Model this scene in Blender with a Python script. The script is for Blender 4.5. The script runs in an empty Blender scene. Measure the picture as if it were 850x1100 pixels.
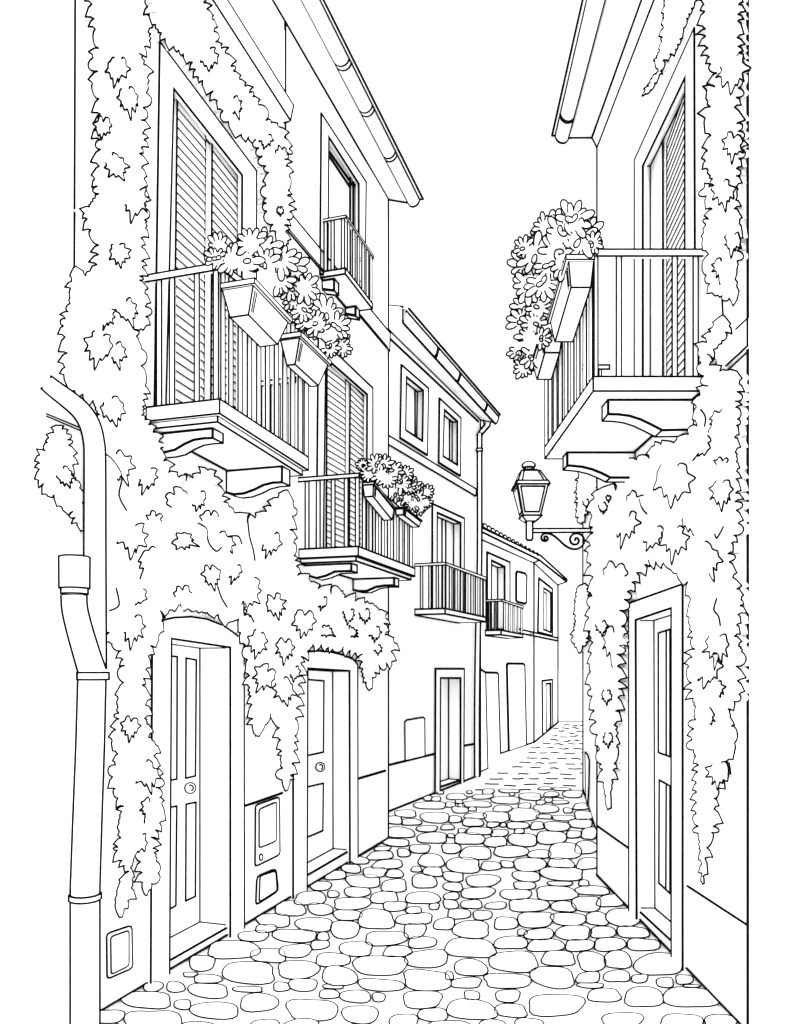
import bpy, math, random
from mathutils import Vector
from mathutils.geometry import tessellate_polygon

# ------------------------------------------------------------------ camera model (metres, camera at 1.8 m looking along +Y)
F, CX, CV, H = 900.0, 425.0, 715.0, 1.8
INK = 1.18          # half width of a drawn line, in units of 1/900 of its distance
sc = bpy.context.scene
col = sc.collection
UP = Vector((0, 0, 1))

def PY(u, v, Y):
    return Vector(((u - CX) / F * Y, Y, H - (v - CV) / F * Y))

def proj(P):
    return (CX + F * P.x / P.y, CV - F * (P.z - H) / P.y)

class Wall:
    """a vertical plane: origin, direction along it (away from the viewer), normal towards the street"""
    def __init__(s, ox, oy, dx, dy, nx, ny):
        l = math.hypot(dx, dy)
        s.o = Vector((ox, oy, 0)); s.d = Vector((dx / l, dy / l, 0))
        l = math.hypot(nx, ny)
        s.n = Vector((nx / l, ny / l, 0))
    def at(s, u, off=0.0):
        k = (u - CX) / F
        o = s.o + s.n * off
        t = (k * o.y - o.x) / (s.d.x - k * s.d.y)
        return o + s.d * t
    def p(s, u, v, off=0.0):
        return PY(u, v, s.at(u, off).y)
    def g(s, u, off=0.0):
        return s.at(u, off)
    def cross(s, u, off=0.0):
        a = s.at(u, off)
        return Wall(a.x, a.y, s.n.x, s.n.y, -s.d.x, -s.d.y)
    def L(s, pts, off=0.0):
        return [s.p(u, v, off) for u, v in pts]

def zat(P, v):
    return H - (v - CV) / F * P.y

# ------------------------------------------------------------------ materials
def mat(name, colr, rough=1.0, noise=None):
    m = bpy.data.materials.new(name); m.use_nodes = True
    nt = m.node_tree
    b = nt.nodes['Principled BSDF']
    b.inputs['Base Color'].default_value = (*colr, 1)
    b.inputs['Roughness'].default_value = rough
    b.inputs['Specular IOR Level'].default_value = 0.0
    if noise:
        t = nt.nodes.new('ShaderNodeTexNoise'); t.inputs['Scale'].default_value = noise[0]
        r = nt.nodes.new('ShaderNodeValToRGB')
        r.color_ramp.elements[0].color = tuple(c * noise[1] for c in colr) + (1,)
        r.color_ramp.elements[1].color = (*colr, 1)
        tc = nt.nodes.new('ShaderNodeTexCoord')
        nt.links.new(tc.outputs['Object'], t.inputs['Vector'])
        nt.links.new(t.outputs['Fac'], r.inputs['Fac'])
        nt.links.new(r.outputs['Color'], b.inputs['Base Color'])
    return m
PAPER = mat('white_lime_paint', (0.99, 0.99, 0.99), noise=(6.0, 0.995))
STONE = mat('white_limestone', (0.99, 0.99, 0.99), noise=(14.0, 0.99))
LEAFM = mat('white_leaf', (0.99, 0.99, 0.99), noise=(20.0, 0.993))
BLACK = mat('black_outline', (0.003, 0.003, 0.003))
MATS = [PAPER, BLACK, STONE, LEAFM]

# ------------------------------------------------------------------ mesh builder
class MB:
    def __init__(s, base=0, k=1.0):
        s.v = []; s.f = []; s.m = []; s.base = base; s.k = k
    def face(s, pts, m=None):
        i = len(s.v); s.v += [tuple(p) for p in pts]
        s.f.append(tuple(range(i, i + len(pts)))); s.m.append(s.base if m is None else m)
    def cap(s, loops, m=None):
        flat = [p for l in loops for p in l]
        i = len(s.v); s.v += [tuple(p) for p in flat]
        for t in tessellate_polygon([[Vector(p) for p in l] for l in loops]):
            s.f.append(tuple(i + k for k in t)); s.m.append(s.base if m is None else m)
    def seg(s, a, b, w=1.0):
        ax = b - a
        l = ax.length
        if l < 1e-6: return
        ax = ax / l
        w = w * s.k
        ra = w * INK * abs(a.y) / F; rb = w * INK * abs(b.y) / F
        ref = UP if abs(ax.z) < 0.9 else Vector((1, 0, 0))
        e1 = ax.cross(ref).normalized(); e2 = ax.cross(e1)
        a = a - ax * ra * 0.45; b = b + ax * rb * 0.45
        i = len(s.v); N = 6
        for P, r in ((a, ra), (b, rb)):
            for k in range(N):
                t = 2 * math.pi * k / N
                s.v.append(tuple(P + e1 * (r * math.cos(t)) + e2 * (r * math.sin(t))))
        for k in range(N):
            k2 = (k + 1) % N
            s.f.append((i + k, i + k2, i + N + k2, i + N + k)); s.m.append(1)
        s.f.append(tuple(i + k for k in range(N))[::-1]); s.m.append(1)
        s.f.append(tuple(i + N + k for k in range(N))); s.m.append(1)
    def ink(s, pts, closed=False, w=1.0):
        pts = [Vector(p) for p in pts]
        n = len(pts)
        for k in range(n if closed else n - 1):
            s.seg(pts[k], pts[(k + 1) % n], w)
    def slab(s, pts, back, ink='f', w=1.0, m=None, holes=()):
        """prism: front loop pts (+holes), extruded by vector back. ink: f front loop, b back loop, s side edges"""
        pts = [Vector(p) for p in pts]; holes = [[Vector(p) for p in h] for h in holes]
        s.cap([pts] + holes, m)
        s.cap([[p + back for p in pts]] + [[p + back for p in h] for h in holes], m)
        for l in [pts] + holes:
            n = len(l)
            for k in range(n):
                a, b = l[k], l[(k + 1) % n]
                s.face([a, b, b + back, a + back], m)
            if 'f' in ink: s.ink(l, True, w)
            if 'b' in ink: s.ink([p + back for p in l], True, w)
            if 's' in ink:
                for p in l: s.seg(p, p + back, w)
    def hexa(s, bot, top, ink=True, w=1.0, m=None):
        """closed solid between two quads"""
        s.face(bot, m); s.face(top, m)
        for k in range(4):
            a, b = k, (k + 1) % 4
            s.face([bot[a], bot[b], top[b], top[a]], m)
        if ink:
            s.ink(bot, True, w); s.ink(top, True, w)
            for k in range(4): s.seg(Vector(bot[k]), Vector(top[k]), w)
    def tube(s, path, rad, ink=True, w=1.0, N=14, rings=(), m=None, caps=True):
        path = [Vector(p) for p in path]
        rad = rad if isinstance(rad, (list, tuple)) else [rad] * len(path)
        R = []
        left = []; right = []
        e1 = None
        for k, P in enumerate(path):
            t = (path[min(k + 1, len(path) - 1)] - path[max(k - 1, 0)]).normalized()
            e1 = t.cross(P - Vector((0, 0, H))).normalized()
            e2 = t.cross(e1)
            R.append([P + e1 * (rad[k] * math.cos(2 * math.pi * j / N)) + e2 * (rad[k] * math.sin(2 * math.pi * j / N)) for j in range(N)])
            left.append(P + e1 * rad[k]); right.append(P - e1 * rad[k])
        for a, b in zip(R, R[1:]):
            for j in range(N):
                s.face([a[j], a[(j + 1) % N], b[(j + 1) % N], b[j]], m)
        if caps:
            s.face(R[0], m); s.face(R[-1], m)
        if ink:
            s.ink(left, w=w * 1.6); s.ink(right, w=w * 1.6)
        for k in rings: s.ink(R[k], True, w)
    def build(s, name, parent=None, origin=None, **tags):
        me = bpy.data.meshes.new(name)
        o = Vector(origin) if origin else (Vector(parent_root(parent).location) if parent else Vector((0, 0, 0)))
        me.from_pydata([(x - o.x, y - o.y, z - o.z) for x, y, z in s.v], [], s.f)
        for m in MATS: me.materials.append(m)
        me.polygons.foreach_set('material_index', s.m)
        me.update()
        ob = bpy.data.objects.new(name, me); col.objects.link(ob)
        if parent: ob.parent = parent
        else: ob.location = o
        for k, v in tags.items(): ob[k] = v
        return ob

def parent_root(o):
    while o.parent: o = o.parent
    return o

def thing(name, label, cat, loc, group=None):
    o = bpy.data.objects.new(name, None); col.objects.link(o)
    o.location = Vector(loc); o.empty_display_size = 0.1
    o['label'] = label; o['category'] = cat
    if group: o['group'] = group
    return o

# ------------------------------------------------------------------ the planes of the street
B1 = Wall(-1.33, 4.94, 1.225, 3.66, 3.66, -1.225)        # near house on the shutter side
B2 = Wall(-0.113, 10.2, 1.363, 3.2, 3.2, -1.363)          # house set back behind it
B3A = Wall(1.789, 16.28, 1.478, 3.36, 3.36, -1.478)       # tiled house, first face
B3B = Wall(3.267, 19.64, 1.889, 6.92, 6.92, -1.889)       # tiled house, second face
R1 = Wall(1.725, 4.0, 0, 1, -1, 0)                        # near house across the street
R2 = Wall(2.252, 9.47, 0.434, 2.44, -2.44, 0.434)         # low house beyond it

def line_v(p, q, u):
    return p[1] + (q[1] - p[1]) * (u - p[0]) / (q[0] - p[0])

# ------------------------------------------------------------------ components
def opening(house, holes, W, quad, depth, name='window', frame=None, fthick=0.03, frame_open=False, leaf=None, child_frame=None,
            panel_label=None, extra=None, inkback=True, noink_front=()):
    """cuts quad (TL,TR,BR,BL in picture units on plane W) into the wall, makes recessed leaf part + frame sub-part"""
    q = W.L(quad)
    holes.append(q)
    back = -W.n * depth
    qb = [p + back for p in q]
    mb = MB(k=1.18)
    mb.slab(qb, -W.n * 0.04, ink='f' if inkback else '')
    if extra: extra(mb, W, -depth)
    part = mb.build(name, house)
    fr = MB(k=1.12)
    for k in range(4):
        a, b = k, (k + 1) % 4
        fr.face([q[a], q[b], qb[b], qb[a]])
        fr.seg(q[k], qb[k])
    for k in range(4):
        if k in noink_front: continue
        fr.seg(q[k] + W.n * 0.001, q[(k + 1) % 4] + W.n * 0.001)
    if frame is not None:
        if frame_open:     # frame outline open at the bottom: goes BL -> over the top -> BR
            out = [W.p(u, v, fthick) for u, v in frame]
            q2 = [W.p(u, v, fthick) for u, v in quad]
            gl, gr = W.g(frame[0][0], fthick), W.g(frame[-1][0], fthick)
            gi_l = W.g(quad[3][0], fthick); gi_r = W.g(quad[2][0], fthick)
            loop = [gl] + out[1:-1] + [gr, gi_r, q2[1], q2[0], gi_l]
            fr.slab(loop, -W.n * fthick, ink='')
            fr.ink([gl] + out[1:-1] + [gr]); fr.ink([q2[0], q2[3]]); fr.ink([q2[0], q2[1]]); fr.ink([q2[1], q2[2], gi_r]); fr.ink([q2[3], gi_l])
        else:
            out = [W.p(u, v, fthick) for u, v in frame]
            q2 = [W.p(u, v, fthick) for u, v in quad]
            fr.slab(out, -W.n * fthick, ink='f', holes=[q2])
    fr.build('door_frame' if name == 'door' else 'window_frame', part)
    return part

def shutter(parent, W, quad, off, n, sw=0.62):
    """louvred leaf: TL,TR,BR,BL; n tilted slats, ink on the lower lip of each"""
    mb = MB()
    q = W.L(quad, off)
    mb.slab(q, -W.n * 0.02, ink='f')
    for i in range(1, n):
        t = i / n; t0 = (i - 0.85) / n
        l = q[0].lerp(q[3], t); r = q[1].lerp(q[2], t)
        l0 = q[0].lerp(q[3], t0); r0 = q[1].lerp(q[2], t0)
        o = W.n * 0.006
        mb.face([l0, r0, r + o, l + o]); mb.face([l + o, r + o, r, l])
        mb.seg(l + o, r + o, sw)
    return mb.build('shutter', parent)

def bar(mb, W, u, v0, v1, w, off=0, P0=None, z0=None, z1=None, back=0.012, iw=0.8):
    a, b = W.at(u - w / 2, off), W.at(u + w / 2, off)
    zz0 = z0; zz1 = z1
    q = [Vector((a.x, a.y, zz1)), Vector((b.x, b.y, zz1)), Vector((b.x, b.y, zz0)), Vector((a.x, a.y, zz0))]
    mb.slab(q, -W.n * back, ink='')
    mb.seg(q[0], q[3], iw); mb.seg(q[1], q[2], iw)

def balcony(house, W, uA, uB, uC, tiers, rail_v, railC_v, ab, bc, wab, wbc, far=None, label=None, rail_t=0.03, rail_uA=None, corbels=(), ct=0.1,
            soffit_depth=None):
    """tiers: [(v at B, v at C, inset)], rail_v: (top, bottom) at B, railC_v at C; ab / bc: picture columns of the balusters"""
    A = W.at(uA); X = W.cross(uA)
    B = X.at(uB); Wd = (B - A).length
    C = W.at(uC, Wd); D = C - W.n * Wd
    slab = MB()
    def ring(vB, vC, ins):
        zB, zC = zat(B, vB), zat(C, vC)
        a = A + W.d * ins; b = B + W.d * ins - W.n * ins; c = C - W.d * ins - W.n * ins; d = D - W.d * ins
        return [Vector((a.x, a.y, zB)), Vector((b.x, b.y, zB)), Vector((c.x, c.y, zC)), Vector((d.x, d.y, zC))]
    for (t0, t1) in zip(tiers[::2], tiers[1::2]):
        slab.hexa(ring(*t1), ring(*t0))
    for t in tiers[2::2]: pass
    rr = ring(*tiers[-1])
    slab.seg(rr[0] + W.n * 0.012 - UP * .006, rr[3] + W.n * 0.012 - UP * .006, 1.0)
    part = slab.build('balcony', house)
    if label: part['label'] = label
    zsB, zsC = zat(B, tiers[0][0]), zat(C, tiers[0][1])
    # rails
    rl = MB(k=0.9 if wbc > 3 else (0.85 if wbc > 2.6 else 0.7))
    rtB, rbB = zat(B, rail_v[0]), zat(B, rail_v[1]); rtC, rbC = zat(C, railC_v[0]), zat(C, railC_v[1])
    out = W.n * 0.012
    b0, c0 = B + out, C + out
    V = lambda P, z: Vector((P.x, P.y, z))
    a0 = (X.at(rail_uA) if rail_uA else A) - W.d * 0.012
    bb = B - W.d * 0.012 + out
    rl.slab([V(a0, rtB), V(bb, rtB), V(bb, rbB), V(a0, rbB)], W.d * rail_t, ink='f')
    rl.slab([V(b0, rtB), V(c0, rtC), V(c0, rbC), V(b0, rbB)], -W.n * rail_t, ink='f')
    if far:
        f0 = W.cross(uC).at(far[0]) if False else None
        dX = Wall(D.x, D.y, W.n.x, W.n.y, -W.d.x, -W.d.y)
        p0, p1 = dX.at(far[0]), dX.at(far[1])
        zt, zb = zat(C, far[2]), zat(C, far[3])
        rl.slab([V(p0, zt), V(p1, zt), V(p1, zb), V(p0, zb)], W.d * 0.02, ink='f')
        for u in far[4:]:
            bar(rl, dX, u, 0, 0, wbc * 0.8, z0=zsC, z1=zb)
    rl.build('railing', part)
    for u in ab:
        m = MB(); bar(m, X, u, 0, 0, wab, z0=zsB, z1=rbB, back=0.012, iw=0.85 if wab > 3 else 0.75); m.build('baluster', part)
    plane = Wall(B.x, B.y, W.d.x, W.d.y, W.n.x, W.n.y)
    for u in bc:
        P = plane.at(u); t = (P - B).length / (C - B).length
        m = MB(); bar(m, plane, u, 0, 0, wbc, z0=zsB + (zsC - zsB) * t, z1=rbB + (rbC - rbB) * t, back=0.012, iw=0.85 if wbc > 3 else (0.8 if wbc > 1.9 else 0.7)); m.build('baluster', part)
    for cw_u, prof, inkskip in corbels:
        m = MB(); cx = W.cross(cw_u)
        pts = [cx.p(u, v) for u, v in prof]
        tt = max(0, min(1, (W.at(cw_u) - A).dot(W.d) / (D - A).dot(W.d)))
        zmx = zat(B, tiers[-1][0]) * (1 - tt) + zat(C, tiers[-1][1]) * tt - 0.006
        for p_ in pts: p_.z = min(p_.z, zmx)
        for p_ in (pts[0], pts[1]): p_.z = zmx
        m.slab(pts, W.d * ct, ink='')
        n = len(pts)
        m.ink(pts, True, 1.3); m.ink([p + W.d * ct for p in pts], True, 1.3)
        for k in inkskip: m.seg(pts[k], pts[k] + W.d * ct)
        m.build('corbel', part)
    return part, plane, Wd, B, C

def spline(pts, n=4, closed=False):
    out = []; N = len(pts)
    rng = range(N) if closed else range(N - 1)
    for i in rng:
        if closed: p0, p1, p2, p3 = pts[i - 1], pts[i], pts[(i + 1) % N], pts[(i + 2) % N]
        else: p0, p1, p2, p3 = pts[max(i - 1, 0)], pts[i], pts[i + 1], pts[min(i + 2, N - 1)]
        for k in range(n):
            t = k / n
            out.append(tuple(0.5 * ((2 * p1[j]) + (p2[j] - p0[j]) * t + (2 * p0[j] - 5 * p1[j] + 4 * p2[j] - p3[j]) * t * t + (3 * p1[j] - p0[j] - 3 * p2[j] + p3[j]) * t ** 3) for j in range(len(p1))))
    if not closed: out.append(tuple(pts[-1]))
    return out

# ivy ------------------------------------------------------------------
def jag(pts, step, amp, rnd):
    area = sum(a[0] * b[1] - b[0] * a[1] for a, b in zip(pts, pts[1:] + pts[:1]))
    sg = 1 if area > 0 else -1
    out = []
    N = len(pts)
    def acute(i):
        p, a, b = pts[i], pts[i - 1], pts[(i + 1) % N]
        v1 = (a[0] - p[0], a[1] - p[1]); v2 = (b[0] - p[0], b[1] - p[1])
        return (v1[0] * v2[0] + v1[1] * v2[1]) / max(1e-6, math.hypot(*v1) * math.hypot(*v2)) > 0.2
    for i_, (a, b) in enumerate(zip(pts, pts[1:] + pts[:1])):
        dx, dy = b[0] - a[0], b[1] - a[1]; L = math.hypot(dx, dy)
        if L < 1: continue
        nx, ny = dy / L * sg, -dx / L * sg
        n = max(1, round(L / step + rnd.uniform(-0.4, 0.6)))
        ws = [rnd.uniform(0.5, 1.6) for _ in range(n)]; tot = sum(ws); cum = 0
        for k in range(n):
            t0 = cum / tot; cum += ws[k]; t1 = cum / tot
            l = L * (t1 - t0)
            A_ = amp * rnd.uniform(0.4, 1.25) * min(1, l / step + 0.3)
            mid = (t0 + t1) / 2 * L
            if acute(i_): A_ *= min(1, mid / (2.2 * step) + 0.05)
            if acute((i_ + 1) % N): A_ *= min(1, (L - mid) / (2.2 * step) + 0.05)
            down = dy > 0
            tipt = rnd.uniform(0.6, 0.85) if down else rnd.uniform(0.15, 0.4)
            P = lambda t, o: (a[0] + dx * (t0 + (t1 - t0) * t) + nx * o, a[1] + dy * (t0 + (t1 - t0) * t) + ny * o)
            ty = rnd.random()
            if ty < 0.25:      # rounded scallop
                e = rnd.uniform(-0.25, 0.25)
                out += [P(0.0, -0.12 * A_)] + [P(0.5 - 0.46 * math.cos(x) + e * 0.3 * math.sin(x), A_ * 0.9 * math.sin(x)) for x in (0.5, 1.05, 1.6, 2.15, 2.7)]
            elif ty < 0.88:    # leaf tip drooping
                q = [(0, -0.15), (tipt * 0.25, 0.42), (tipt * 0.6, 0.72), (tipt + 0.06, 1.1), (tipt + 0.10, 0.62), (tipt + 0.12, 0.3)]
                if not down: q = [(0, -0.15), (tipt - 0.12, 0.3), (tipt - 0.10, 0.62), (tipt - 0.06, 1.1), (tipt + 0.25, 0.78), (tipt + 0.55, 0.45)]
                out += [P(x, A_ * y) for x, y in q]
            else:
                out += [P(0, 0), P(0.3, A_ * 0.3), P(0.6, A_ * 0.05), P(0.8, A_ * 0.3)]
    return out

IVY = [(0, -.25), (.14, -.42), (.32, -.38), (.35, -.2), (.52, -.10), (.39, .04), (.45, .25), (.28, .21), (.22, .42), (.12, .33), (.02, .68),
       (-.10, .33), (-.22, .40), (-.28, .18), (-.47, .22), (-.37, .03), (-.52, -.13), (-.35, -.22), (-.30, -.42), (-.12, -.42)]

def ivy_leaf(mb, W, u, v, size, rot, off, rnd, part=1.0):
    # the leaf keeps its picture proportions on the slanting wall
    c, s = math.cos(rot), math.sin(rot)
    pts = []
    base = []
    for x, y in IVY:
        x *= rnd.uniform(0.8, 1.15) * 0.88; y *= rnd.uniform(0.85, 1.12) * 1.1
        base.append((u + (x * c - y * s) * size, v + (x * s + y * c) * size))
    fine = []
    sm = spline(base, 3, True)
    base = [p for i, p in enumerate(sm)]
    N = len(base)
    for i in range(N):
        a, b = base[i], base[(i + 1) % N]
        m = ((a[0] + b[0]) / 2, (a[1] + b[1]) / 2)
        k = 0.12 if i % 2 == 0 else 0.05
        cx_, cy_ = u, v
        fine += [a]
    P = W.L(fine, off)
    mb.cap([P])
    n = len(P)
    if part >= 1: mb.ink(P, True, 0.85)
    else:
        k0 = int(n * rnd.choice((0.05, 0.5, 0.75))) if part < 0.6 else 2
        m = int(n * part)
        mb.ink([P[(k0 + i) % n] for i in range(m)], False, 0.85)

def squiggle(mb, W, pts, off):
    mb.ink(W.L(spline(pts, 4), off), False, 0.85)

def vine(label, W, polys, leaves, off=0.035, step=12.5, amp=6.6, seed=1, squig=(), group=None, jagged=True, loc=None, sname='climbing_ivy'):
    rnd = random.Random(seed)
    mb = MB(3)
    for k, poly in enumerate(polys):
        pts = jag(poly, step, amp, rnd)
        mb.slab(W.L(pts, off - 0.002 * k), -W.n * (off - 0.008), ink='f', w=0.84)
    for lf in leaves:
        u, v, size = lf[:3]
        rot = lf[3] if len(lf) > 3 else rnd.uniform(-0.5, 0.5)
        ivy_leaf(mb, W, u, v, size, rot, off + 0.004, rnd, lf[4] if len(lf) > 4 else rnd.choice((0.9, 0.8, 0.65, 0.85)))
    for s in squig: squiggle(mb, W, s, off + 0.004)
    lowest = max((p for poly in polys for p in poly), key=lambda p: p[1])
    o = mb.build(sname, origin=W.p(lowest[0], lowest[1]))
    o['label'] = label; o['category'] = 'climbing plant'
    if group: o['group'] = group
    return o

# flower boxes ------------------------------------------------------------------
def petal(mb, c, r, a, L, Wd, fat=0.35):
    wdir = a.cross(r).normalized()
    pts = []
    for k in range(14):
        t = 2 * math.pi * k / 14
        x = math.cos(t); y = math.sin(t)
        wide = 1.0 + 0.12 * x
        pts.append(c + r * (L * 0.5 * x) + wdir * (Wd * 0.5 * y * wide))
    top = c + a * (Wd * 0.22); bot = c - a * (Wd * 0.22)
    i = len(mb.v); mb.v += [tuple(p) for p in pts] + [tuple(top), tuple(bot)]
    for k in range(14):
        k2 = (k + 1) % 14
        mb.f.append((i + k, i + k2, i + 14)); mb.m.append(3)
        mb.f.append((i + k2, i + k, i + 15)); mb.m.append(3)
    mb.ink(pts, True, 0.78)

def rosette(mb, u, v, Y, rpx, rnd, n=8, fwd=0.0, small=1.0, ang=None):
    C = PY(u, v, Y)
    a = (Vector((0, 0, H)) - C).normalized()
    a = (a + Vector((rnd.uniform(-.15, .15), 0, rnd.uniform(0, .25)))).normalized()
    C = C + a * fwd
    e1 = a.cross(UP).normalized(); e2 = e1.cross(a).normalized()
    px = Y / F
    ph = rnd.uniform(0, 6.28)
    # the leafy heart of the bunch
    rc = rpx * 0.50 * px
    rng = [[C + a * (0.020 - 0.013 * j) + (e1 * math.cos(x) + e2 * math.sin(x)) * rc * sc_ for x in [2 * math.pi * i / 12 for i in range(12)]] for j, sc_ in ((0, .9), (1, 1), (2, .7))]
    mb.face(rng[0], 3); mb.face(rng[2], 3)
    for p_, q_ in zip(rng, rng[1:]):
        for i in range(12): mb.face([p_[i], p_[(i + 1) % 12], q_[(i + 1) % 12], q_[i]], 3)
    for k in range(n):
        t = (ph + 2 * math.pi * (k + rnd.uniform(-.22, .22)) / n) if ang is None else ang + (k - (n - 1) / 2) * (4.0 / n) * rnd.uniform(.88, 1.12)
        R = rpx * rnd.uniform(0.78, 1.15)
        r = (e1 * math.cos(t) + e2 * math.sin(t) + a * 0.1).normalized()
        petal(mb, C + r * (R * 0.66 * px) + a * (0.004 * (k % 3)), r, a, R * 0.80 * px, R * 0.36 * px * small)
    for k in range(rnd.choice((0, 1, 2))):
        t = ph + 0.5 + 2 * math.pi * (k + rnd.uniform(-.4, .4)) / 3
        R = rpx * rnd.uniform(0.5, 0.62)
        r = (e1 * math.cos(t) + e2 * math.sin(t) + a * 0.3).normalized()
        petal(mb, C + a * 0.022 + r * (R * 0.3 * px), r, a, R * 0.85 * px, R * 0.46 * px)

def flower_box(label, W, off, uA, uB, uC, vtop, vbot, rosettes, taper=(0.03, 0.05), lip=0.018, seed=1, size=1.0, vC=None, vbC=None, n=8, group='flower boxes hooked on the balcony railings'):
    A = W.at(uA, off); X = W.cross(uA, off); B = X.at(uB); w = (B - A).length
    C = W.at(uC, off + w); D = C - W.n * w
    zt = zat(B, vtop); zb = zat(B, vbot)
    ztC = zat(C, vC) if vC else zt; zbC = zb + (ztC - zt)
    root = thing('flower_box', label, 'flower box', (A + B + C + D) / 4 + UP * zb, group)
    V = lambda P, z: Vector((P.x, P.y, z))
    tn, td = taper
    mb = MB(2)
    hl = (zt - zb) * 0.17
    top = [V(A, zt - hl), V(B, zt - hl), V(C, ztC - hl), V(D, ztC - hl)]
    bot = [V(A + W.n * tn * .5 + W.d * td, zb), V(B - W.n * tn + W.d * td, zb), V(C - W.n * tn - W.d * td, zbC), V(D + W.n * tn * .5 - W.d * td, zbC)]
    mb.hexa(bot, top, w=.9)
    for q_ in (0.06, 0.11):
        a_ = top[1].lerp(top[2], q_) + W.n * .002; b_ = bot[1].lerp(bot[2], q_) + W.n * .002
        mb.seg(a_.lerp(b_, .12), a_.lerp(b_, .82), .7)
    mb.build('planter', root)
    l = lip
    oA, oB, oC, oD = A - W.d * l, B - W.d * l + W.n * l, C + W.d * l + W.n * l, D + W.d * l
    rb = MB(2)
    rb.hexa([V(oA, zt - hl), V(oB, zt - hl), V(oC, ztC - hl), V(oD, ztC - hl)], [V(oA, zt), V(oB, zt), V(oC, ztC), V(oD, ztC)], w=.75)
    rb.build('rim', root)
    rnd = random.Random(seed)
    pb = MB(3)
    mu = sum(q[0] for q in rosettes) / len(rosettes); mv = sum(q[1] for q in rosettes) / len(rosettes)
    for k, (u, v, r) in enumerate(rosettes):
        ang = math.atan2(-(v - mv) + 4, -(u - mu)) + rnd.uniform(-.5, .5)
        # depth: between near and far end of the box, by how far along it the bunch sits
        t = (u - uB) / (uC - uB) if abs(uC - uB) > 1 else 0.5
        t = min(1.05, max(0.0, t))
        Y = B.y + (C.y - B.y) * t
        rosette(pb, u, v, Y, r * size * 0.86, rnd, n=n, ang=ang, fwd=0.013 * ((k * 5) % len(rosettes)))
    pb.build('plant', root)
    return root

# eaves with a round gutter ------------------------------------------------------------------
def eave(house, W, u_end, lines, gutter, joints, ext, roof=True, wall_inks=(0,), rise=0.35, end_start=False):
    """lines: [(u1 at the end, v1, u0, v0)] from the wall outwards; offsets follow from the far end, gutter = (i,j) index span"""
    Xc = W.cross(u_end)
    E = []
    for (u1, v1, u0, v0) in lines:
        P1 = Xc.p(u1, v1) if abs(u1 - u_end) > 0.01 else W.p(u1, v1)
        off = (Vector((P1.x, P1.y, 0)) - W.at(u_end)).dot(W.n)
        P0 = W.p(u0, v0, off)
        P0 = P0 + (P0 - P1) * ext
        E.append((P0, P1))
    gi, gj = gutter
    so = MB(k=1.2)
    for k in range(gi):
        a, b = E[k], E[k + 1]
        so.face([a[0], a[1], b[1], b[0]])
    for k in range(gi + 1):
        so.seg(*E[k])
    so.ink([e[1] for e in E[:gi + 1]])
    # roof above
    last = E[gj]
    back = -W.n * 3 + UP * 3 * rise
    tp = MB(2)
    up = UP * 0.03
    tp.face([last[0] + up, last[1] + up, last[1] + up + back, last[0] + up + back])
    e0 = E[0]
    tp.face([last[1] + up, last[1] + up + back, e0[1] - W.n * 3, e0[1], E[gi][1]])
    roofp = tp.build('roof', house)
    so.build('soffit', roofp)
    g = MB(k=1.1)
    A0, B0 = E[gi], E[gj]
    def arc(t, sw=0.0):
        p = A0[0].lerp(A0[1], t); q = B0[0].lerp(B0[1], t)
        mid = (p + q) / 2; half = (q - p) / 2
        r = half.length
        dn = Vector((0, 0, -1)); 
        return [mid - half * math.cos(x) + dn * (r * (1.0) * math.sin(x)) for x in [math.pi * k / 10 for k in range(11)]]
    ts = [0.0] + [1.0]
    a, b = arc(0.0), arc(1.0)
    for k in range(10): g.face([a[k], a[k + 1], b[k + 1], b[k]])
    g.face(b); g.ink(b)
    g.seg(*B0)
    ca, cb = proj(A0[0]), proj(A0[1])
    def dist2(p):
        q = proj(p); return (cb[0] - ca[0]) * (q[1] - ca[1]) - (cb[1] - ca[1]) * (q[0] - ca[0])
    sB = dist2(B0[1])
    kk = min(range(11), key=lambda i: dist2(b[i]) * (1 if sB > 0 else -1))
    g.seg(a[kk], b[kk], 1.1)
    if len(E) > gj + 1:
        g.seg(*E[gj + 1]); g.face([B0[0], B0[1], E[gj + 1][1], E[gj + 1][0]])
        g.seg(B0[1], E[gj + 1][1])
        tp2 = E[gj + 1]
    for t in joints:
        g.ink(arc(t)); g.ink(arc(t + 0.012))
    g.build('gutter', house)
    return E

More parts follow.
